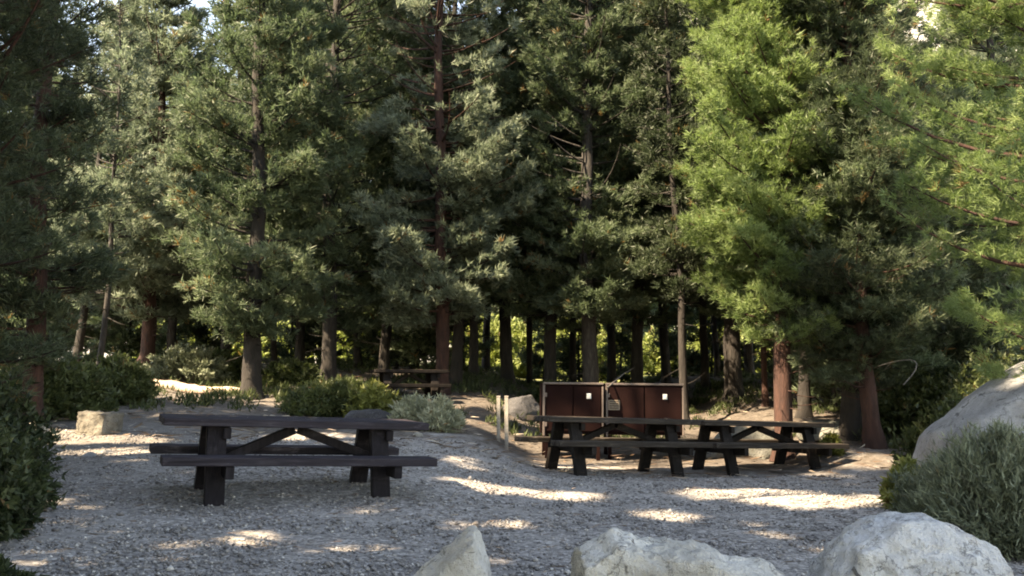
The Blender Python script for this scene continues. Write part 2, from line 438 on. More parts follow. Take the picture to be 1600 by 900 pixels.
def shrub(name, p, rx, ry, h, label, leafmat, n=90, ll=.07, lw=.022, per=26, group=None, upright=.5, cat='shrub', tintc=.45, stem_r=.004, lbl2=None, wood='twig', spread=.55, docull=False, flat=1.0):
    root = empty(name, (float(p[0]), float(p[1]), float(p[2]) - .02)); tag(root, label, cat, group)
    acc = Acc(); P, D, T = [], [], []
    ph = rng.random(3) * 6.28
    for i in range(n):
        az = rng.random() * 6.28; el = math.acos(1 - rng.random() ** (1 + upright) * .98)
        lob = 1 + .18 * math.sin(3 * az + ph[0]) + .12 * math.sin(5 * az + ph[1])
        tip = np.array([rx * math.sin(el) * math.cos(az) * lob, ry * math.sin(el) * math.sin(az) * lob, h * (math.cos(el) ** flat * .9 + .08)]) * rng.uniform(.78, 1.1)
        b = np.array([tip[0] * .25, tip[1] * .25, 0]) + np.append(rng.normal(size=2) * .03 * rx, 0)
        f = np.linspace(0, 1, 5)[:, None]
        C = b + (tip - b) * f + np.array([0, 0, .22 * h]) * (f * (1 - f)) + rng.normal(size=3) * .05 * h * f * (1 - f) * 3
        vb, qb = tube_arr(C, stem_r * (1.25 - f[:, 0]), 3); acc.add(vb, qb)
        m = per; ff = .3 + .7 * rng.random(m) ** .7
        Pc = np.stack([np.interp(ff, f[:, 0], C[:, j]) for j in range(3)], 1) + rng.normal(size=(m, 3)) * .045 * max(rx, h)
        Pc[:, 2] = np.maximum(Pc[:, 2], .015)
        dd = (tip - b) / np.linalg.norm(tip - b)
        P.append(Pc); D.append(np.repeat(dd[None], m, 0)); T.append(np.clip(tintc + rng.normal() * .17 + rng.normal(size=m) * .1 + (ff - .6) * .25, 0, .94))
    V, Q = acc.out(); mesh_np("stems", V, Q, M[wood], root)
    P = np.concatenate(P); D = np.concatenate(D); T = np.concatenate(T)
    if docull:
        ok = cull(P + np.array([p[0], p[1], p[2]])); P, D, T = P[ok], D[ok], T[ok]
    v, f, tt = needles(P, D, 4, ll, lw, spread, T, .05)
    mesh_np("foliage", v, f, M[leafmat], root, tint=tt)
    return root

def rock(name, hulls, p, label, mat, rotz=0, voxel=.03, amp=.03, sc=2.5, smooth_it=2, cat='rock', group=None, sink=.04, fine=.012):
    """hulls: list of point lists; each becomes a convex lump, fused by voxel remesh"""
    bm = bmesh.new()
    for pts in hulls:
        vs = [bm.verts.new(q) for q in pts]
        bmesh.ops.convex_hull(bm, input=vs)
    loose = [v for v in bm.verts if not v.link_faces]
    bmesh.ops.delete(bm, geom=loose, context='VERTS')
    me = bpy.data.meshes.new("tmp"); bm.to_mesh(me); bm.free()
    o = bpy.data.objects.new("tmp", me); COL.objects.link(o)
    r = o.modifiers.new("r", 'REMESH'); r.mode = 'VOXEL'; r.voxel_size = voxel
    s = o.modifiers.new("s", 'SMOOTH'); s.iterations = smooth_it; s.factor = .5
    dg = bpy.context.evaluated_depsgraph_get(); ev = o.evaluated_get(dg)
    me2 = bpy.data.meshes.new_from_object(ev, depsgraph=dg)
    bpy.data.objects.remove(o); bpy.data.meshes.remove(me)
    off = Vector(rng.random(3) * 40)
    nr = [v.normal.copy() for v in me2.vertices]
    for v, nn_ in zip(me2.vertices, nr):
        q = v.co * sc + off
        d = noise.hetero_terrain(q, .9, 2.1, 4, .6) - .8
        d2 = abs(noise.noise(q * 1.7))
        v.co += nn_ * (amp * d * .6 - amp * .9 * max(0, .18 - d2) + fine * noise.noise(q * 6))
    for pl in me2.polygons: pl.use_smooth = True
    me2.name = name; me2.materials.clear(); me2.materials.append(M[mat])
    ob = bpy.data.objects.new(name, me2); COL.objects.link(ob)
    ob.location = (float(p[0]), float(p[1]), float(p[2]) - sink); ob.rotation_euler = (0, 0, rotz)
    tag(ob, label, cat, group)
    return ob

def lump(rx, ry, h, n=26, sq=1.0, z0=0, cx=0, cy=0, seed=0, jit=.12):
    r = random.Random(seed); out = []
    for i in range(n):
        az = r.random() * 6.283; el = math.acos(r.random())
        s = 1 + r.uniform(-jit, jit)
        sx = math.copysign(abs(math.sin(el) * math.cos(az)) ** sq, math.cos(az)); sy = math.copysign(abs(math.sin(el) * math.sin(az)) ** sq, math.sin(az))
        out.append((cx + rx * sx * s, cy + ry * sy * s, z0 + h * math.cos(el) ** sq * s))
    for i in range(10):
        az = i * .6283 + r.random() * .3
        out.append((cx + rx * math.cos(az), cy + ry * math.sin(az), z0 - .12 * h))
    return out

# ------------------------------------------------------------------ ground and hills
def grid_axis(segs):
    return np.concatenate([np.arange(a, b, s) for a, b, s in segs] + [[segs[-1][1]]])
xs = grid_axis([(-160, -40, 8), (-40, -12, 1), (-12, 12, .12), (12, 40, 1), (40, 160, 8)])
ys = grid_axis([(-60, -4, 2), (-4, 22, .12), (22, 60, .8), (60, 260, 8)])
X, Y = np.meshgrid(xs, ys)
Z = G(X, Y)
Zn = np.zeros_like(Z)
near = (np.abs(X) < 12.5) & (Y > -4) & (Y < 22)
idx = np.argwhere(near)
for i, j in idx:
    x_, y_ = X[i, j], Y[i, j]
    Zn[i, j] = .018 * noise.noise((x_ * 1.9, y_ * 1.9, 0)) + .008 * noise.noise((x_ * 6, y_ * 6, 3)) 
    if y_ > 14: Zn[i, j] *= 1 + (y_ - 14) * .6
Z = Z + Zn
nx, ny = len(xs), len(ys)
ii = (np.arange(ny - 1)[:, None] * nx + np.arange(nx - 1)[None, :]).ravel()
Q = np.stack([ii, ii + 1, ii + nx + 1, ii + nx], 1)

m, nt, b = new_mat('ground_gravel')
v = coords(nt)
vo = N(nt, "ShaderNodeTexVoronoi", inp={'Scale': 38, 'Randomness': 1}); nt.links.new(v, vo.inputs['Vector'])
vo2 = N(nt, "ShaderNodeTexVoronoi", inp={'Scale': 17, 'Randomness': 1}); nt.links.new(v, vo2.inputs['Vector'])
sep = N(nt, "ShaderNodeSeparateColor"); nt.links.new(vo.outputs['Color'], sep.inputs[0])
sep2 = N(nt, "ShaderNodeSeparateColor"); nt.links.new(vo2.outputs['Color'], sep2.inputs[0])
c1 = ramp(nt, sep.outputs[0], [(0, (.07, .066, .064)), (.35, (.168, .156, .150)), (.7, (.295, .275, .262)), (1, (.56, .535, .515))])
c2 = ramp(nt, sep2.outputs[1], [(0, (.09, .085, .083)), (.6, (.238, .222, .213)), (1, (.44, .418, .40))])
grav = mix(nt, .4, c1, c2)
big = tex(nt, .55, 6, .65, v, .5); mid_ = tex(nt, 3.5, 5, .7, v)
sand = ramp(nt, mid_, [(.3, (.20, .185, .172)), (.55, (.31, .292, .277)), (.75, (.44, .423, .408))])
grav = mix(nt, ramp(nt, big, [(.50, (0, 0, 0)), (.64, (.6, .6, .6))]), grav, sand)
duffn = tex(nt, 9, 6, .75, v, .8)
duff = ramp(nt, duffn, [(.3, (.030, .024, .020)), (.5, (.078, .064, .054)), (.68, (.14, .118, .10)), (.8, (.25, .225, .20))])
# distance of duff: forest floor behind the camp, ragged edge
sx = N(nt, "ShaderNodeSeparateXYZ"); nt.links.new(v, sx.inputs[0])
def math_(op, a, b2, c3=None):
    n = N(nt, "ShaderNodeMath", operation=op)
    for i, q in enumerate((a, b2, c3)):
        if q is None: continue
        if isinstance(q, (int, float)): n.inputs[i].default_value = q
        else: nt.links.new(q, n.inputs[i])
    return n.outputs[0]
edge = math_('ADD', sx.outputs[1], math_('MULTIPLY', math_('SUBTRACT', tex(nt, .9, 5, .7, v), .5), 5.0))
mr = N(nt, "ShaderNodeMapRange", inp={'From Min': 13.4, 'From Max': 14.6}); nt.links.new(edge, mr.inputs['Value'])
# bank of sand just before the duff
mr2 = N(nt, "ShaderNodeMapRange", inp={'From Min': 11.5, 'From Max': 13.2}); nt.links.new(edge, mr2.inputs['Value'])
c = mix(nt, math_('MULTIPLY', mr2.outputs[0], .35), grav, sand)
c = mix(nt, mr.outputs[0], c, duff)
# the left margin: sandy litter
edl = math_('ADD', sx.outputs[0], math_('MULTIPLY', math_('SUBTRACT', tex(nt, 1.3, 5, .7, v), .5), 3.0))
mr3 = N(nt, "ShaderNodeMapRange", inp={'From Min': -3.2, 'From Max': -5.2, 'To Min': 0, 'To Max': .75}); nt.links.new(edl, mr3.inputs['Value'])
dl = ramp(nt, duffn, [(.3, (.05, .043, .038)), (.5, (.12, .107, .097)), (.68, (.23, .212, .197)), (.8, (.40, .38, .36))])
c = mix(nt, mr3.outputs[0], c, dl)
# scattered litter: brown needles and cones
lit_n = tex(nt, 22, 3, .6, coords(nt, (1, .35, 1)), 1.5)
c = mix(nt, ramp(nt, lit_n, [(.64, (0, 0, 0)), (.70, (.55, .55, .55))]), c, (.11, .07, .045))
# green-brown meadow floor beyond the stand
mr4 = N(nt, "ShaderNodeMapRange", inp={'From Min': 33, 'From Max': 38}); nt.links.new(sx.outputs[1], mr4.inputs['Value'])
c = mix(nt, mr4.outputs[0], c, ramp(nt, tex(nt, 2, 5, .7, v), [(.3, (.09, .11, .03)), (.7, (.22, .23, .08))]))
nt.links.new(c, b.inputs['Base Color']); b.inputs['Roughness'].default_value = .92
hgt = math_('ADD', math_('MULTIPLY', vo.outputs['Distance'], -.5), math_('MULTIPLY', vo2.outputs['Distance'], -.7))
hgt = math_('ADD', hgt, duffn)
bump(nt, b, hgt, .8, .02)
M['ground'] = m
g = mesh_np("ground", np.stack([X.ravel(), Y.ravel(), Z.ravel()], 1), Q, M['ground'], smooth=True)
tag(g, 'gravel camp ground turning to forest floor', kind='structure')

# hills behind the forest
hx = np.linspace(-420, 420, 110); hy = np.linspace(110, 520, 60)
HX, HY = np.meshgrid(hx, hy)
HZ = np.zeros_like(HX)
for i in range(HX.shape[0]):
    for j in range(HX.shape[1]):
        x_, y_ = HX[i, j], HY[i, j]
        ridge = .16 + .62 * float(ss(-60, 110, x_))
        HZ[i, j] = (y_ - 110) * ridge * (1 - .0006 * (y_ - 110)) + 22 * noise.fractal((x_ * .012, y_ * .012, 1), .9, 2.1, 5) * min(1, (y_ - 110) / 50) + 1
nx, ny = len(hx), len(hy)
ii = (np.arange(ny - 1)[:, None] * nx + np.arange(nx - 1)[None, :]).ravel()
Q = np.stack([ii, ii + 1, ii + nx + 1, ii + nx], 1)
m, nt, b = new_mat('hill_granite')
v = coords(nt); n1 = tex(nt, .05, 9, .72, v, .5); n2 = tex(nt, .25, 6, .7, v)
c = ramp(nt, n1, [(.35, (.30, .29, .28)), (.6, (.44, .43, .42))])
c = mix(nt, ramp(nt, n2, [(.5, (0, 0, 0)), (.58, (.85, .85, .85))]), c, (.09, .11, .05))
nt.links.new(c, b.inputs['Base Color']); b.inputs['Roughness'].default_value = .95; bump(nt, b, n2, 1, 2)
h = mesh_np("hills", np.stack([HX.ravel(), HY.ravel(), HZ.ravel()], 1), Q, m, smooth=True); tag(h, 'granite hillside behind the forest', kind='structure')

# ------------------------------------------------------------------ picnic tables
def picnic_table(x, y, z, rot, wood, legm, label, L=2.44, group=None, w_top=.74, gapw=1.36, boards=3, leg_in=.48):
    """x,y,z: left end of the front bench's front edge on the ground; rot: euler"""
    t = empty("picnic_table", (x, y, z), rot); tag(t, label, 'picnic table', group)
    rr = random.Random(int(abs(x) * 100) + 3)
    W = gapw; bw = .27; cy = W / 2
    # tabletop
    bm = bmesh.new(); pw = w_top / boards
    for i in range(boards):
        yy = cy - w_top / 2 + pw * (i + .5)
        box(bm, (L + rr.uniform(-.012, .012), pw - .012, .07), (L / 2 + .02, yy, .76 - .035 + rr.uniform(-.002, .002)), Euler((0, 0, rr.uniform(-.0015, .0015))), .009, 2)
    obj_bm("tabletop", bm, wood, t)
    nn_ = 70
    P_ = np.stack([rng.uniform(.05, L - .05, nn_), rng.uniform(cy - w_top / 2 + .04, cy + w_top / 2 - .04, nn_), np.full(nn_, .766)], 1)
    an = rng.random(nn_) * 6.28
    vv, ff_, tt_ = needles(P_, np.stack([np.cos(an), np.sin(an), np.zeros(nn_)], 1), 1, .09, .009, .01, rng.random(nn_) * .9)
    vv[:, 2] = np.clip(vv[:, 2], .764, .772)
    tag(mesh_np("fallen_needles", vv, ff_, M['litter'], t, tint=tt_), kind='stuff')
    # benches
    for yy in (bw / 2, W - bw / 2):
        bm = bmesh.new(); h2 = bw / 2
        for k in (-1, 1):
            box(bm, (L + rr.uniform(-.01, .01), h2 - .008, .075), (L / 2 + (.01 if yy < .5 else -.02), yy + k * h2 / 2, .45 - .0375 + rr.uniform(-.0015, .0015)), None, .009, 2)
        obj_bm("bench", bm, wood, t)
    for fx in (leg_in, L - leg_in + .03):
        for sgn in (-1, 1):
            bm = bmesh.new()
            beam(bm, (fx, cy + sgn * .46, -.06), (fx, cy + sgn * .22, .685), .17, .085)
            # orientation: track X along the leg, so w is the across direction
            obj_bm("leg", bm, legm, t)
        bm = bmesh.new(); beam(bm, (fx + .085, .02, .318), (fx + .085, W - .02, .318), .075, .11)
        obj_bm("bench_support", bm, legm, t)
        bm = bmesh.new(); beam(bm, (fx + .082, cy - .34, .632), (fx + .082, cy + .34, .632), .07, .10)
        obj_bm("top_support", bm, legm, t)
        s = 1 if fx < L / 2 else -1
        bm = bmesh.new(); beam(bm, (fx + .085 + s * .04, cy, .385), (L / 2 - s * .02 + .02, cy, .655), .085, .085)
        obj_bm("brace", bm, legm, t)
    return t

t1 = picnic_table(-2.94, 7.50, 0.0, (R_(2.2), R_(1.9), R_(25)), M['table_wood'], M['table_leg'],
                  'dark plum-grey heavy timber picnic table standing alone on the gravel')
t2 = picnic_table(.61, 12.0, -.085, (R_(.6), R_(1.8), R_(25)), M['table_wood2'], M['table_leg2'],
                  'brown timber picnic table in front of the lockers, its end left of the joined pair', L=2.54, group='picnic tables set end to end')
ax = Vector((math.cos(R_(25)), math.sin(R_(25))))
x3, y3 = .61 + ax.x * 2.60, 12.0 + ax.y * 2.60
t3 = picnic_table(x3, y3, -.085 - .085, (R_(.6), R_(1.5), R_(24)), M['table_wood2'], M['table_leg2'],
                  'brown timber picnic table beside the red pine trunk, right half of the joined pair', L=2.54, group='picnic tables set end to end')
pf = at(598, 600, 19.5)
t4 = picnic_table(pf[0], 18.6, float(G(pf[0] + .8, 19)) - .03, (0, 0, R_(18)), M['table_leg2'], M['table_leg2'],
                  'distant weathered picnic table under the trees behind the pale sagebrush', L=1.6, leg_in=.3)

# ------------------------------------------------------------------ bear-proof food lockers
def locker(px0, px1, Yd, ztop, label, yaw, sticker=False, latch=.78):
    a = at(px0, 600, Yd); w = (px1 - px0) / F * Yd / math.cos(yaw)
    zg = float(G(a[0] + w / 2, Yd)) - .02
    t = empty("food_locker", (a[0], Yd, zg), (0, R_(.6), yaw)); tag(t, label, 'food locker', 'steel food lockers behind the picnic tables')
    H = ztop - zg; D = .72; z0 = .46
    bm = bmesh.new(); box(bm, (w, D, H - z0), (w / 2, D / 2 + .03, z0 + (H - z0) / 2), None, .012, 2); obj_bm("body", bm, M['box_paint'], t)
    # two doors
    for k in (0, 1):
        bm = bmesh.new(); dw = w / 2 - .045
        box(bm, (dw, .022, H - z0 - .10), (.03 + dw / 2 + k * (dw + .025), .018, z0 + (H - z0) / 2), None, .006, 1)
        d = obj_bm("door", bm, M['box_paint'], t)
        if k == 0:
            bm = bmesh.new(); box(bm, (.075, .012, .09), (w * latch, -.003, H - .215), None, .003, 1); p = obj_bm("latch_plate", bm, M['white_plate'], t)
            bm = bmesh.new(); box(bm, (.03, .02, .06), (w * latch, -.022, H - .215), None, .004, 1); obj_bm("latch_handle", bm, M['white_plate'], p)
    for hz_ in (z0 + .16, H - .2):
        bm = bmesh.new(); box(bm, (.05, .02, .07), (.035, -.002, hz_), None, .004); obj_bm("hinge", bm, M['box_trim'], t)
    # edge trim round front and top, coloured pale for the lit edge lines
    bm = bmesh.new()
    box(bm, (w + .02, .05, .035), (w / 2, .012, H - .008), None, .006)
    box(bm, (.035, .05, H - z0), (.008, .010, z0 + (H - z0) / 2 - .03), None, .006)
    box(bm, (.028, .05, H - z0 - .05), (w - .006, .010, z0 + (H - z0) / 2 - .03), None, .006)
    obj_bm("edge_trim", bm, M['box_trim'], t)
    for lx in (.07, w - .07):
        for ly in (.1, D - .05):
            bm = bmesh.new(); box(bm, (.06, .06, z0 + .05), (lx, ly, z0 / 2 - .03), None, .004); obj_bm("leg", bm, M['box_paint'], t)
    if sticker:
        bm = bmesh.new(); box(bm, (.20, .006, .17), (w * .10, .003, z0 + .50), None, .001)
        # rows of small print stand as raised lines
        s = obj_bm("notice_sticker", bm, M['sticker'], t)
        bm = bmesh.new()
        for k in range(4): box(bm, (.15, .003, .010), (w * .10, -.0015, z0 + .56 - k * .037), None, 0)
        obj_bm("notice_lines", bm, M['box_paint'], s)
    return t
locker(848, 941, 14.9, 1.185, 'dark red steel food locker with edges coloured pale as if lit, nearer the two posts', R_(3), latch=.76)
locker(946, 1066, 15.15, 1.175, 'dark red steel food locker with a small faded notice low on its door', R_(1), True, latch=.76)
# stick leaning on the lockers
def stick(name, a, b, r, label, mat='twig', cat='branch', bend=.05, twigs=3, group=None, parent=None):
    a = np.array(a, float); b = np.array(b, float); f = np.linspace(0, 1, 9)[:, None]
    L = np.linalg.norm(b - a)
    off = rng.normal(size=3) * bend * L; off[2] = abs(off[2])
    C = (b - a) * f + off * f * (1 - f) * 2 + rng.normal(size=(9, 3)) * r * .3
    acc = Acc(); v_, q_ = tube_arr(C, r * (1.1 - .6 * f[:, 0]), 8); acc.add(v_, q_)
    for k in range(twigs):
        s = C[rng.integers(3, 8)]; e = s + rng.normal(size=3) * .16 * L * .7 + np.array([0, 0, .05]); e[2] = max(e[2], s[2] * .3)
        v_, q_ = tube_arr(np.linspace(s, e, 4), r * np.array([.5, .4, .3, .15]), 5); acc.add(v_, q_)
    V_, Q_ = acc.out(); o = mesh_np(name, V_, Q_, M[mat], smooth=True); o.location = a; tag(o, label, cat, group); return o
a = at(948, 606, 15.0); b_ = at(976, 582, 15.6); stick("branch", a, b_, .013, 'thin grey dead branch leaning up over the gap between the food lockers')
# two posts left of lockers
for px, pt, pb, Yd, lab in ((779, 620, 668, 15.2, 'shorter of two weathered wooden posts left of the food lockers'), (791.5, 620, 682, 14.4, 'taller nearer of two weathered wooden posts left of the food lockers')):
    a = at(px, pt, Yd); zg = float(G(a[0], Yd))
    t = empty("post", (a[0], Yd, zg)); tag(t, lab, 'post', 'weathered posts')
    bm = bmesh.new(); box(bm, (.062, .062, a[2] - zg + .12), (0, 0, (a[2] - zg - .12) / 2), None, .008, 2); obj_bm("shaft", bm, M['post'], t)
    bm = bmesh.new(); box(bm, (.07, .07, .02), (0, 0, a[2] - zg + .005), None, .006, 1); obj_bm("cap", bm, M['post'], t)

# ------------------------------------------------------------------ rocks
p = at(1425, 805, 3.62)
zz = float(G(p[0], p[1]))
rock("boulder", [lump(.42, .38, p[2] - zz + .03, 40, .72, 0, 0, 0, 5, .05), lump(.36, .36, p[2] - zz - .02, 30, .6, 0, .02, .05, 9, .04)], (p[0], p[1] + .1, zz),
     'rounded pale grey domed boulder with brown lichen, in front of the big sagebrush', 'granite_pale', 0, .014, .03, 3.6, 2, 'boulder', fine=.016)
# long low rock: block and sloping ridge
Y0 = 3.7
def prof(pts, y0, y1, base=-.1, zg=0):
    out = []
    for px, py in pts:
        q = at(px, py, Y0)
        for yy, dz in ((y0, -.05), ((y0 + y1) / 2, 0), (y1, -.06)):
            out.append((q[0] - cx0, yy, q[2] - zg + dz))
    xs_ = [o[0] for o in out]
    for xx in (min(xs_) - .02, max(xs_) + .03):
        for yy in (y0 - .04, y1 + .04): out.append((xx, yy, base))
    return out
c0_ = at(1060, 860, Y0); cx0 = c0_[0]; zg = float(G(cx0, Y0))
rock("boulder", [prof([(903, 838), (922, 832), (958, 809), (990, 817), (1012, 832)], -.2, .22, zg=zg),
                 prof([(985, 824), (1040, 828), (1085, 831), (1120, 844), (1112, 880)], -.17, .22, zg=zg),
                 prof([(1090, 843), (1140, 856), (1192, 861), (1220, 880), (1226, 905)], -.15, .18, zg=zg)], (cx0, Y0, zg),
     'long pale foreground rock with a squared left block and low sloping ridge', 'granite_warm', 0, .014, .014, 3.8, 0, 'boulder', fine=.016)
c0_ = at(710, 870, Y0); cx0 = c0_[0]; zg = float(G(cx0, Y0))
rock("boulder", [prof([(742, 806), (754, 838), (764, 872), (770, 905)], -.06, .16, zg=zg) + prof([(742, 808), (697, 843), (648, 882), (636, 910)], -.12, .14, zg=zg)], (cx0, Y0, zg),
     'small pointed tan rock with a sharp peak at the front edge of the gravel', 'granite_warm', 0, .012, .012, 4.0, 0, 'boulder', fine=.012)
# big boulder at right
Yb = 9.2; zg = float(G(6, Yb)); bx = gx(1690, Yb)
def bp(px, py, dy=0):
    q = at(px, py, Yb + dy); return (q[0] - bx, dy, q[2] - zg)
pts = [bp(1505, 676), bp(1528, 655), bp(1575, 622), bp(1628, 584), bp(1668, 560), bp(1725, 540), bp(1790, 545), bp(1860, 600), bp(1870, 690)]
back = [(x_ * .9 + .1, 1.5, z_ * .95) for x_, y_, z_ in pts]; midp = [(x_ * 1.0, .7, z_ * 1.03) for x_, y_, z_ in pts]
fr = [(x_ * .97 + .03, -.35, z_ * .55) for x_, y_, z_ in pts]; bt = [(x_, y_, -.3) for x_ in (-1.42, 1.5) for y_ in (-.55, 1.6)]
rock("boulder", [pts + back + midp + fr + bt], (bx, Yb, zg), 'huge smooth grey granite boulder rising behind the sagebrush', 'granite', 0, .045, .04, 1.3, 3, 'boulder', fine=.012)
def ground_at(px, py):
    return onground(px, py)
def grock(px, py, rx, ry, h, label, mat, seed, sq=.8, cat='rock', amp=.02, group=None, voxel=None, Y=None):
    q = ground_at(px, py) if Y is None else np.array([gx(px, Y), Y, float(G(gx(px, Y), Y))])
    return rock("rock", [lump(rx, ry, h, 26, sq, 0, 0, 0, seed)], q, label, mat, seed * .7, voxel or max(.012, rx * .07), amp * rx * 3, 2.2 / max(rx, .1) * .3, 2, cat, group, sink=.02, fine=.02 * rx)
q = ground_at(155, 677)
s = q[1] / F
rock("rock", [[(sx_ * 25 * s + (.0 if zt == 0 else .012), sy_ * .22, zt * 35 * s + (.02 if sx_ < 0 else 0) * zt) for sx_ in (-1, 1) for sy_ in (-1, 1) for zt in (0, 1)] + [(-28 * s, 0, 18 * s), (27 * s, -.1, 15 * s)]], q,
     'squat flat-topped tan rock block at the left edge of the clearing', 'granite_tan', R_(-14), .02, .05, 3, 2, fine=.02)
grock(67, 681, .17, .14, .22, 'sunlit round white stone at the edge of the dark left bush', 'granite_pale', 3, Y=12.3)
grock(93, 690, .10, .09, .12, 'small white stone just right of the round white stone', 'granite_pale', 4, Y=12.0)
grock(585, 641, .50, .35, .30, 'low dark rock at the foot of the green bush behind the lone table', 'granite_dark', 5, Y=15.6)
grock(815, 618, .50, .4, .52, 'weathered grey rock behind the two wooden posts', 'granite_dark', 6, Y=19.5)
grock(1160, 648, .75, .55, .48, 'broad mossy grey rock mound behind the table pair, left of the red trunk', 'granite_mossy', 7, Y=16.6)
grock(1090, 652, .42, .3, .22, 'low flat grey rock between the lockers and the mossy mound', 'granite_mossy', 17, Y=16.0)
grock(1283, 645, .46, .4, .36, 'grey rock right of the red trunk behind the table end', 'granite_mossy', 8, Y=16.2)
grock(655, 655, .10, .08, .07, 'pale stone under the sagebrush near the lone table end', 'granite_pale', 12, Y=13.9)
for k, (px, Yd, rx) in enumerate(((418, 15.9, .10), (432, 15.7, .14), (450, 15.8, .12), (468, 15.9, .09), (482, 15.6, .12), (497, 15.5, .13), (508, 15.2, .14), (517, 15.0, .10), (488, 14.9, .09))):
    grock(px, 628, rx, rx * .8, rx * .85, ('first', 'second', 'third', 'fourth', 'fifth', 'seventh', 'eighth', 'last', 'sixth')[k] + ' cream stone from the log end in the row behind the lone table', 'granite_warm', 20 + k, Y=Yd, group='cream stones behind the lone table')
for k, (px, py, rx) in enumerate(((170, 707, .10), (205, 716, .09), (262, 706, .08), (140, 712, .12), (40, 800, .06), (88, 792, .05), (120, 770, .045))):
    grock(px, py, rx, rx * .8, rx * .55, ('flat stone below the tan rock', 'stone between the tan rock and the lone table', 'stone just off the left end of the lone table', 'largest of the flat stones below the tan rock', 'small stone nearest the dark left bush', 'small stone in front of the dark left bush', 'smallest stone out on the gravel right of the dark left bush')[k], 'granite', 40 + k, group='stones on the left margin' if px > 130 else 'stones by the left bush')

# fallen log: bleached, split, red underneath
q0 = np.array([gx(240, 19.8), 19.8, 0]); q1 = np.array([gx(382, 19.2), 19.2, 0])
f = np.linspace(0, 1, 16)[:, None]; C = q0 + (q1 - q0) * f; C[:, 2] = G(C[:, 0], C[:, 1]) + .09 + .02 * np.sin(f[:, 0] * 9); C[:, 1] += .06 * np.sin(f[:, 0] * 7)
C0 = C[0].copy(); V_, Q_ = tube_arr(C - C0, .13 * (1 - .45 * f[:, 0]) * (1 + .12 * rng.normal(size=16)), 14)
V_ = V_ + rng.normal(size=V_.shape) * .008
lg = mesh_np("log", V_, Q_, M['log'], smooth=True); lg.location = C0; tag(lg, 'bleached reddish fallen log in sun at the forest edge, left of centre', 'log')
q = at(1378, 575, 11.5); q2 = at(1412, 601, 11.2)
stick("branch", q2, at(1372, 572, 12.4), .008, 'thin curved bare branch sticking out at the red trunk foot by the boulder', 'twig', 'branch', .16, 1)
# ------------------------------------------------------------------ loose gravel (uncountable)
def pebbles(n, mat, name, label, sel):
    base = np.array([(1, 0, 0), (-1, 0, 0), (0, 1, 0), (0, -1, 0), (0, 0, 1), (0, 0, -1)], float)
    Fb = np.array([(0, 2, 4), (2, 1, 4), (1, 3, 4), (3, 0, 4), (2, 0, 5), (1, 2, 5), (3, 1, 5), (0, 3, 5)])
    yy = 3.0 + 10.5 * rng.random(n) ** 1.5; xx = (rng.random(n) * 2 - 1) * (yy * .62 + .3)
    s = (.005 + .012 * rng.random(n) ** 3 + .022 * rng.random(n) ** 110) * (1 + .03 * yy)
    V_ = base[None] * s[:, None, None] * (0.7 + .6 * rng.random((n, 6, 1))) * np.array([1, 1, .6])
    a_ = rng.random(n) * 6.28; ca, sa = np.cos(a_), np.sin(a_)
    xr = V_[..., 0] * ca[:, None] - V_[..., 1] * sa[:, None]; yr = V_[..., 0] * sa[:, None] + V_[..., 1] * ca[:, None]
    V_ = np.stack([xr + xx[:, None], yr + yy[:, None], V_[..., 2] + (G(xx, yy) + s * .35)[:, None]], 2)
    F_ = (np.arange(n)[:, None, None] * 6 + Fb[None]).reshape(-1, 3)
    o = mesh_np(name, V_.reshape(-1, 3), F_, mat, tint=np.repeat(rng.random(n), 6)); tag(o, label, kind='stuff'); return o
m, nt, b = new_mat('pebble')
a_ = N(nt, "ShaderNodeAttribute", attribute_name="tint")
c = ramp(nt, a_.outputs['Fac'], [(0, (.08, .075, .077)), (.4, (.182, .170, .165)), (.85, (.27, .255, .246)), (.99, (.42, .405, .39))])
nt.links.new(c, b.inputs['Base Color']); b.inputs['Roughness'].default_value = .85
pebbles(70000, m, "gravel", 'loose grey gravel over the camp ground', None)

# ------------------------------------------------------------------ shrubs
q = np.array([gx(1500, 6.9), 6.9, float(G(3.5, 6.9))])
def sh(px, Y, rx, ry, h, label, mat, **kw):
    x_ = gx(px, Y); nm = kw.pop('name', 'shrub')
    return shrub(nm, (x_, Y, float(G(x_, Y))), rx, ry, h, label, mat, **kw)
sh(1548, 7.0, .66, .6, .92, 'big silvery green sagebrush in front of the granite boulder', 'sage', n=480, per=34, ll=.075, lw=.013, upright=.55, name='sagebrush', tintc=.36, stem_r=.005, spread=.42)
sh(1670, 7.3, .6, .6, .95, 'dark green sagebrush cut by the right edge of the view', 'sage', n=300, per=30, ll=.075, lw=.013, name='sagebrush', tintc=.3, spread=.42)
sh(1448, 7.6, .34, .34, .62, 'olive sagebrush joined to the left side of the big silvery one', 'sage', n=150, per=26, ll=.07, lw=.013, name='sagebrush', tintc=.5, spread=.45)
sh(1408, 9.4, .26, .22, .52, 'small yellow-green leafy shrub beside the boulder\'s left foot', 'yellow', n=60, per=14, ll=.08, lw=.04, tintc=.5)
sh(1292, 14.9, .18, .16, .34, 'small pale green plant at the right end of the table pair', 'yellow', n=26, per=12, ll=.09, lw=.05, tintc=.6, name='plant')
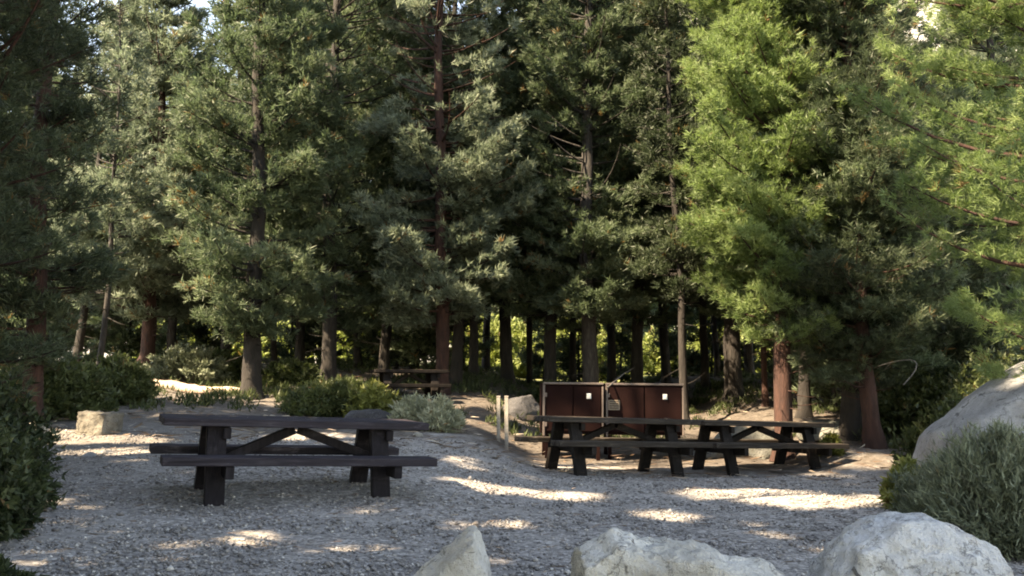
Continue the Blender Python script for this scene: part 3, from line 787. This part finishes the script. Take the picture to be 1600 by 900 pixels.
# dark bush at left
sh(-50, 5.9, .50, .6, .72, 'dark leafy bush low at the left edge of the view', 'bush_dark', n=320, per=22, ll=.06, lw=.032, name='bush', tintc=.45)
sh(-20, 6.9, .44, .45, .70, 'dark bush with pale leaf tips, behind the one at the left edge', 'bush_dark', n=260, per=22, ll=.06, lw=.032, name='bush', tintc=.5)
sh(-60, 8.2, .8, .7, 1.05, 'tall dark bush under the shaded conifer at left', 'bush_dark', n=300, per=22, ll=.07, lw=.035, name='bush', tintc=.35)
sh(-20, 4.5, .26, .3, .2, 'low ground-hugging dark bush in the lower left corner', 'bush_dark', n=80, per=20, ll=.045, lw=.026, name='bush', tintc=.4)
# green mound, pale sage behind table 1
sh(535, 16.8, 1.05, .7, .62, 'rounded green bush behind the right half of the lone table', 'shrub', n=420, per=26, ll=.10, lw=.03, name='bush', tintc=.5)
sh(588, 16.2, .42, .4, .68, 'yellow-green bush top beside the green one, near the distant table', 'yellow', n=90, per=18, ll=.10, lw=.04, name='bush', tintc=.35)
sh(648, 15.0, .42, .36, .55, 'pale grey sagebrush past the right end of the lone table', 'sage_pale', n=150, per=18, ll=.09, lw=.03, name='sagebrush', tintc=.4)
sh(690, 14.6, .33, .3, .50, 'pale spiky sagebrush in front of the slender red trunk', 'sage_pale', n=80, per=14, ll=.12, lw=.03, name='sagebrush', tintc=.5)
# understory at left and along the forest edge
under = [(115, 15.5, .8, .9, 'leafy green bush behind the tan rock'), (185, 17.5, .8, .9, 'green bush left of the reddish trunk'), (290, 21.5, 1.0, .9, 'grey-green bush above the fallen log'),
         (345, 22.5, .8, .75, 'low bush between the fallen log and the thick trunk'), (60, 14.0, .9, 1.0, 'bush in deep shade under the left conifer'),
         (455, 22.0, .8, .6, 'low bush right of the thick dark trunk'), (870, 22.5, .9, .5, 'low bush behind the left food locker'), (1010, 22.5, .8, .5, 'low bush behind the right food locker'),
         (1430, 16.0, 1.0, 1.5, 'bush beside the boulder top in deep shade'), (1560, 14.5, 1.1, 1.7, 'bush above the boulder at the right edge'), (1480, 13.0, .7, 1.2, 'dark bush behind the boulder\'s left shoulder')]
for k, (px, Yd, r_, h_, lb) in enumerate(under):
    sh(px, Yd, r_, r_ * .8, h_, lb, 'shrub' if k != 2 else 'sage', n=150, per=22, ll=.10, lw=.045, name='bush', tintc=.4, group='understory bushes')
# low undergrowth as one mass
n = 900
xx = rng.uniform(-13, 13, n * 6); yy = rng.uniform(14.5, 34, n * 6)
pat = np.sin(xx * .9) * np.sin(yy * .7 + 1) + rng.normal(size=len(xx)) * .5
kp = (pat > .25) & ((yy > 16.5) | (np.abs(xx) > 6)); xx, yy = xx[kp][:n * 2], yy[kp][:n * 2]
P = np.stack([np.repeat(xx, 7), np.repeat(yy, 7), np.zeros(len(xx) * 7)], 1); P[:, :2] += rng.normal(size=(len(P), 2)) * .09
P[:, 2] = G(P[:, 0], P[:, 1]) + rng.random(len(P)) * .12
v_, f_, t_ = needles(P, np.tile([0, 0, 1.], (len(P), 1)), 5, .13, .03, .5, np.clip(.35 + rng.normal(size=len(P)) * .18, 0, .9), .3)
o = mesh_np("undergrowth", v_, f_, M['shrub'], tint=t_); tag(o, 'low green undergrowth on the forest floor', kind='stuff')
# forest litter: fallen twigs and needle mats
n = 14000
xx = rng.uniform(-13, 13, n); yy = np.where(rng.random(n) < .45, rng.uniform(3, 13, n), 12.5 + 22 * rng.random(n) ** 1.3); P = np.stack([xx, yy, G(xx, yy) + .015], 1)
a_ = rng.random(n) * 6.28; Dr = np.stack([np.cos(a_), np.sin(a_), rng.normal(size=n) * .08], 1)
far_ = yy > 12.5
v_, f_, t_ = needles(P[far_], Dr[far_], 1, .28, .022, .08, rng.random(far_.sum()) * .9)
v2, f2, t2_ = needles(P[~far_], Dr[~far_], 1, .13, .008, .08, rng.random((~far_).sum()) * .7)
f_ = np.concatenate([f_, f2 + len(v_)]); v_ = np.concatenate([v_, v2]); t_ = np.concatenate([t_, t2_])
o = mesh_np("forest_litter", v_, f_, M['litter'], tint=t_); tag(o, 'fallen twigs and dry needles under the trees', kind='stuff')

# bright meadow brush beyond the stand
meadow = [(430, 'right of the thick dark trunk'), (545, 'right of the narrow dark conifer'), (605, 'above the left end of the distant table'), (755, 'left of the two posts'),
          (812, 'right above the two posts'), (842, 'left of the trunk behind the left locker'), (892, 'over the right side of the left food locker'), (950, 'over the gap between the food lockers'),
          (1025, 'over the middle of the right food locker'), (1080, 'right of the slim trunk at the right locker end'), (1122, 'just left of the broad dark trunk'), (1168, 'between the broad dark trunk and the red one'),
          (1240, 'right of the red trunk behind the tables'), (250, 'right of the left reddish trunk'), (310, 'above the fallen log'), (365, 'left of the thick dark trunk')]
for k, (px, lb) in enumerate(meadow):
    Yd = 40 + 5 * rng.random(); hgt_ = rng.uniform(2.0, 3.4)
    sh(px, Yd, rng.uniform(1.2, 1.7), 1.2, hgt_, 'sunlit meadow brush ' + lb, 'willow', n=110, per=20, ll=.26, lw=.13, upright=.2, name='meadow_brush', group='meadow brush beyond the trees', tintc=.5, stem_r=.012)

# ------------------------------------------------------------------ trees
def T(px, Y, H, R, base, r0, label, leaf='pine', bark='bark_grey', **kw):
    return conifer(kw.pop('name', 'conifer_tree'), gx(px, Y), Y, H, R, base, r0, label, leaf, bark, **kw)
# named foreground / middle trees
def D_(t, n=15, l=.155, w=.029): return dict(tufts=int(t * 1.25), nn=n, ln=l, wd=w)
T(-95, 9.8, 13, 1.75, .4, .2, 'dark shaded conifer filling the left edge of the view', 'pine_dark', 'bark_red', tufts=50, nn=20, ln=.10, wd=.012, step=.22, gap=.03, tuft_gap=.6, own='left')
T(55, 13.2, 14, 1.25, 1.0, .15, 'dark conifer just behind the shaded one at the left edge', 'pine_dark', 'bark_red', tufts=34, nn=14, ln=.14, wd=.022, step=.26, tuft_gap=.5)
T(155, 20, 9.6, 1.5, 1.8, .075, 'very thin trunked conifer left of the reddish trunk', 'pine_grey', 'bark_grey', **D_(28), lean=(.01, 0), step=.28)
T(230, 23, 10.9, 2.5, 1.6, .2, 'grey-green conifer on a reddish trunk, its sunlit top at upper left', 'pine_grey', 'bark_red', own='upper_left', **D_(42, 15, .17, .034), step=.26, prof=.55)
T(395, 19, 16, 2.0, 1.35, .2, 'thick dark-trunked conifer standing right of the fallen log', 'pine', 'bark_dark', own='left_mid centre upper_left nofl none', **D_(36), step=.26, prof=.5, lean=(-.004, 0))
T(515, 22, 17, 2.0, 1.5, .19, 'narrow dark conifer behind the green bush', 'pine', 'bark_dark', **D_(32), step=.26, prof=.5)
T(690, 20.8, 17, 2.05, 1.75, .17, 'pale grey-green conifer on a slender red trunk at the centre, in full sun', 'pine_grey', 'bark_red', own='centre nofl', **D_(50, 16, .155, .030), step=.24, tuft_gap=.3, prof=.45)
T(712, 22.6, 16, 1.7, 2.2, .15, 'dark trunk close behind the central slender red one', 'pine', 'bark_dark', **D_(26))
T(740, 25, 16, 1.8, 2.0, .13, 'thin dark conifer two trunks right of the central red one', 'pine', 'bark_dark', **D_(26))
T(792, 26, 18, 2.0, 2.4, .19, 'dark straight-trunked conifer above the two posts', 'pine', 'bark_dark', **D_(28), prof=.5)
T(828, 29, 18, 1.8, 3.4, .10, 'pole-thin conifer against the bright meadow, right of the posts', 'pine', 'bark_dark', **D_(24, 12, .2, .04))
T(860, 23.5, 18, 2.1, 2.4, .17, 'dark conifer rising behind the left food locker', 'pine', 'bark_dark', **D_(30), prof=.5)
T(922, 22, 19, 1.9, 2.2, .2, 'tall dark-crowned conifer rising behind the gap between the food lockers', 'pine', 'bark_grey', **D_(34), step=.27, prof=.45)
T(995, 24.5, 18, 2.0, 2.1, .17, 'dark conifer rising behind the right food locker', 'pine', 'bark_dark', **D_(30), prof=.5)
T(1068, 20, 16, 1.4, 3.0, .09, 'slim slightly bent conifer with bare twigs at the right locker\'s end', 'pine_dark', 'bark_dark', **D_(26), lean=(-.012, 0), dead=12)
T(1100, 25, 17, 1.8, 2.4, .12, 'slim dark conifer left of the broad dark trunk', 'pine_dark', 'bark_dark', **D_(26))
T(1145, 22.5, 18, 2.0, 2.3, .22, 'broad dark trunk left of the bright green conifer\'s red trunk', 'pine', 'bark_dark', **D_(28))
T(1193, 21, 15, 1.3, 3.2, .07, 'very thin reddish conifer just left of the bright conifer\'s trunk', 'pine', 'bark_red', **D_(24))
T(1218, 15.6, 14.5, 1.62, 2.1, .155, 'bright yellow-green conifer on a red trunk behind the joined tables', 'pine_bright', 'bark_red', own='bright', tufts=82, nn=20, ln=.115, wd=.016, step=.2, prof=.33, gap=.04, tuft_gap=.4, side=(math.pi, .06))
T(1252, 18.5, 16, 1.7, 2.2, .13, 'dark slim conifer close right of the bright green one', 'pine', 'bark_dark', **D_(32), step=.28)
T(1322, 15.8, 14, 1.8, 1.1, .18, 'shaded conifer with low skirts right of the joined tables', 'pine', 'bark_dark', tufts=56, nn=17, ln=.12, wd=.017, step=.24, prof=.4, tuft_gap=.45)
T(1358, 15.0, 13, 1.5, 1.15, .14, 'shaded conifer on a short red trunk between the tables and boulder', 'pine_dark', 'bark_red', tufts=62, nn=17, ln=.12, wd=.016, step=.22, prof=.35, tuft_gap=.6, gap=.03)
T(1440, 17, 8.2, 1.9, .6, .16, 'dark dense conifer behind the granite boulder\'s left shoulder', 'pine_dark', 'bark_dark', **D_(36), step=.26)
T(1745, 9.6, 12, 2.5, 1.6, .2, 'sunlit light green conifer reaching in from the right edge', 'pine_bright', 'bark_red', own='right', tufts=60, nn=24, ln=.095, wd=.0105, step=.32, prof=.4, gap=.12, tuft_gap=.15)
T(1590, 19, 13, 2.0, .9, .17, 'green conifer behind the light one at the right edge', 'pine', 'bark_dark', **D_(30))
# second row of the stand
back = [(-20, 24, 'conifer half hidden behind the shaded one at the left edge'), (60, 27, 'tree seen through the shaded left conifer, above the dark bushes'), (120, 23, 'slender trunk between the left dark conifer and the very thin trunk'),
        (190, 29, 'slim deep trunk between the very thin one and the reddish one at left'), (270, 27, 'deep trunk above the left end of the fallen log'), (310, 31, 'thin trunk above the middle of the fallen log'),
        (352, 26, 'deep trunk just left of the thick dark one'), (430, 29, 'thin trunk in front of the small bright gap right of the thick dark one'), (470, 26, 'deep trunk left of the narrow dark conifer'),
        (560, 27, 'deep trunk above the green bush, right of the narrow dark conifer'), (600, 24.5, 'deep trunk above the left end of the distant table'), (648, 29, 'slim trunk above the distant table, left of the red one'),
        (760, 32, 'far slim trunk left of the two wooden posts'), (895, 28, 'deep trunk over the left food locker, between two nearer ones'), (955, 31, 'deep trunk right above the leaning branch on the lockers'),
        (1040, 28, 'deep trunk over the right half of the right food locker'), (1120, 31, 'thin trunk just left of the broad dark one'), (1170, 29, 'thin trunk in the bright gap left of the red trunk'),
        (1235, 26, 'deep trunk close behind the red one beside the joined tables'), (1290, 23, 'deep trunk left of the low-skirted conifer'), (1345, 27, 'trunk behind the low-skirted conifer'),
        (1400, 22, 'deep conifer left of the boulder, in full shade'), (1500, 24, 'conifer over the boulder\'s left shoulder in the second row'), (1560, 28, 'deep conifer over the boulder by the right edge'), (1640, 25, 'deep conifer at the extreme right edge')]
for k, (px, Yd, lb) in enumerate(back):
    Hh = rng.uniform(16.5, 20) if px > 420 else rng.uniform(11.5, 13)
    if px in (270, 310): Hh = 10.5
    if px in (1400, 1500): Hh = 9
    if px == 760: Hh = 13
    mid = 740 < px < 1220
    T(px, Yd, Hh, rng.uniform(1.8, 2.4), rng.uniform(2.4, 3.6) if mid else rng.uniform(1.4, 2.4), rng.uniform(.09, .17), lb, random.choice(['pine', 'pine', 'pine_dark', 'pine_grey']), random.choice(['bark_dark', 'bark_dark', 'bark_grey']),
      lean=(rng.normal() * .012, 0), tufts=24, nn=11, ln=.22, wd=.05, step=.3, prof=.5, group='conifers in the second row of the stand', dead=12)
# young conifers filling the gaps between trunks
young = [(905, 32, 'behind the left food locker'), (1110, 32, 'left of the broad dark trunk'), (1190, 31, 'between the broad dark trunk and the red one'), (850, 34, 'behind the trunk over the left locker'), (20, 19, 'behind the shaded conifer at the left edge'), (105, 26, 'left of the very thin trunk'), (205, 27, 'just left of the left reddish trunk'), (265, 30, 'right of the left reddish trunk'),
         (335, 29, 'above the right end of the fallen log'), (455, 31, 'left of the narrow dark conifer\'s trunk'), (500, 30, 'behind the narrow dark conifer\'s trunk'), (575, 31, 'above the yellow-green bush'),
         (620, 27, 'over the middle of the distant table'), (665, 26, 'just left of the central red trunk'), (725, 30, 'behind the two dark trunks right of the central red one'), (970, 34, 'behind the branch on the lockers'),
         (1060, 33, 'above the right locker\'s right end'), (1265, 24, 'right of the bright conifer\'s red trunk'), (1300, 20, 'above the right end of the joined tables'), (1370, 18, 'close behind the short red trunk'),
         (1420, 20, 'left of the granite boulder'), (1475, 21, 'over the left shoulder of the granite boulder'), (1530, 18, 'over the granite boulder near the right edge')]
for k, (px, Yd, lb) in enumerate(young):
    T(px, Yd, rng.uniform(3.2, 5.2), rng.uniform(.9, 1.3), .25, .05, 'young bushy conifer ' + lb, random.choice(['pine', 'pine_dark']), 'bark_dark',
      tufts=26, nn=9, ln=.2, wd=.05, step=.26, prof=.8, group='young conifers between the trunks', dead=0, name='young_conifer')
# far row beyond the meadow
FARL = ['shaded conifer at the left edge', 'left dark conifer', 'dark bushes at left', 'very thin trunk', 'left reddish trunk', 'log\'s left end', 'log\'s right end', 'thick dark trunk', 'bright gap right of the thick trunk', 'green bush',
        'narrow dark conifer', 'distant table', 'distant table\'s right end', 'central red trunk', 'two wooden posts', 'left food locker', 'locker with the leaning branch', 'right food locker', 'broad dark trunk', 'bright green conifer',
        'low-skirted conifer', 'short red trunk', 'boulder\'s left foot', 'boulder\'s shoulder', 'boulder top', 'light conifer at the right edge']
for k in range(26):
    px = -60 + k * 68 + rng.uniform(-20, 20); Yd = rng.uniform(54, 72)
    H_ = rng.uniform(22, 30) if px > 350 else rng.uniform(14, 18)
    if 1400 < px < 1500: H_ = 14
    T(px, Yd, H_, rng.uniform(3.2, 4.4), rng.uniform(.8, 2), .25, 'far conifer beyond the meadow, behind the ' + FARL[k], random.choice(['pine', 'pine_grey']), 'bark_dark', tufts=9, nn=9, ln=.6, wd=.17, step=.55, prof=.5, group='far conifers beyond the meadow', dead=0)
# trees standing outside the view whose shade falls over the camp
shade = [(-11.6, 10.6, 15), (-9.3, 9.0, 13.5), (-13.8, 12.5, 15), (-7.9, 6.0, 20), (-8.6, 3.0, 21), (-7.4, .2, 20), (-11.0, 6.5, 23), (-11.8, 3.6, 24), (-10.5, .4, 23), (-13, -3, 25), (-8.6, -3.0, 22), (-15, 5.2, 26), (-15, 1.0, 26),
         (-17, -2, 27), (-19, 3, 28), (-5.4, 3.2, 18), (-4.9, -.6, 17), (-5.6, -4.4, 20), (-2.9, -3.6, 17), (-6.5, -7.4, 23), (-10.5, -6.4, 25), (-14, -7.5, 27), (-2.6, -7.4, 20), (-10, -10.5, 27)]
for k, (x_, y_, H_) in enumerate(shade):
    conifer('conifer_tree', x_, y_, H_, 2.5, 1.8, .2, 'tall conifer standing left of the camp, outside the view', 'pine', 'bark_dark', tufts=17, nn=10, ln=.24, wd=.06, step=.3, group='conifers standing left of the camp', gap=.03, tuft_gap=.7, prof=.45, dead=0)
print("TRIS", sum(n for _, n in TREES), len(TREES))
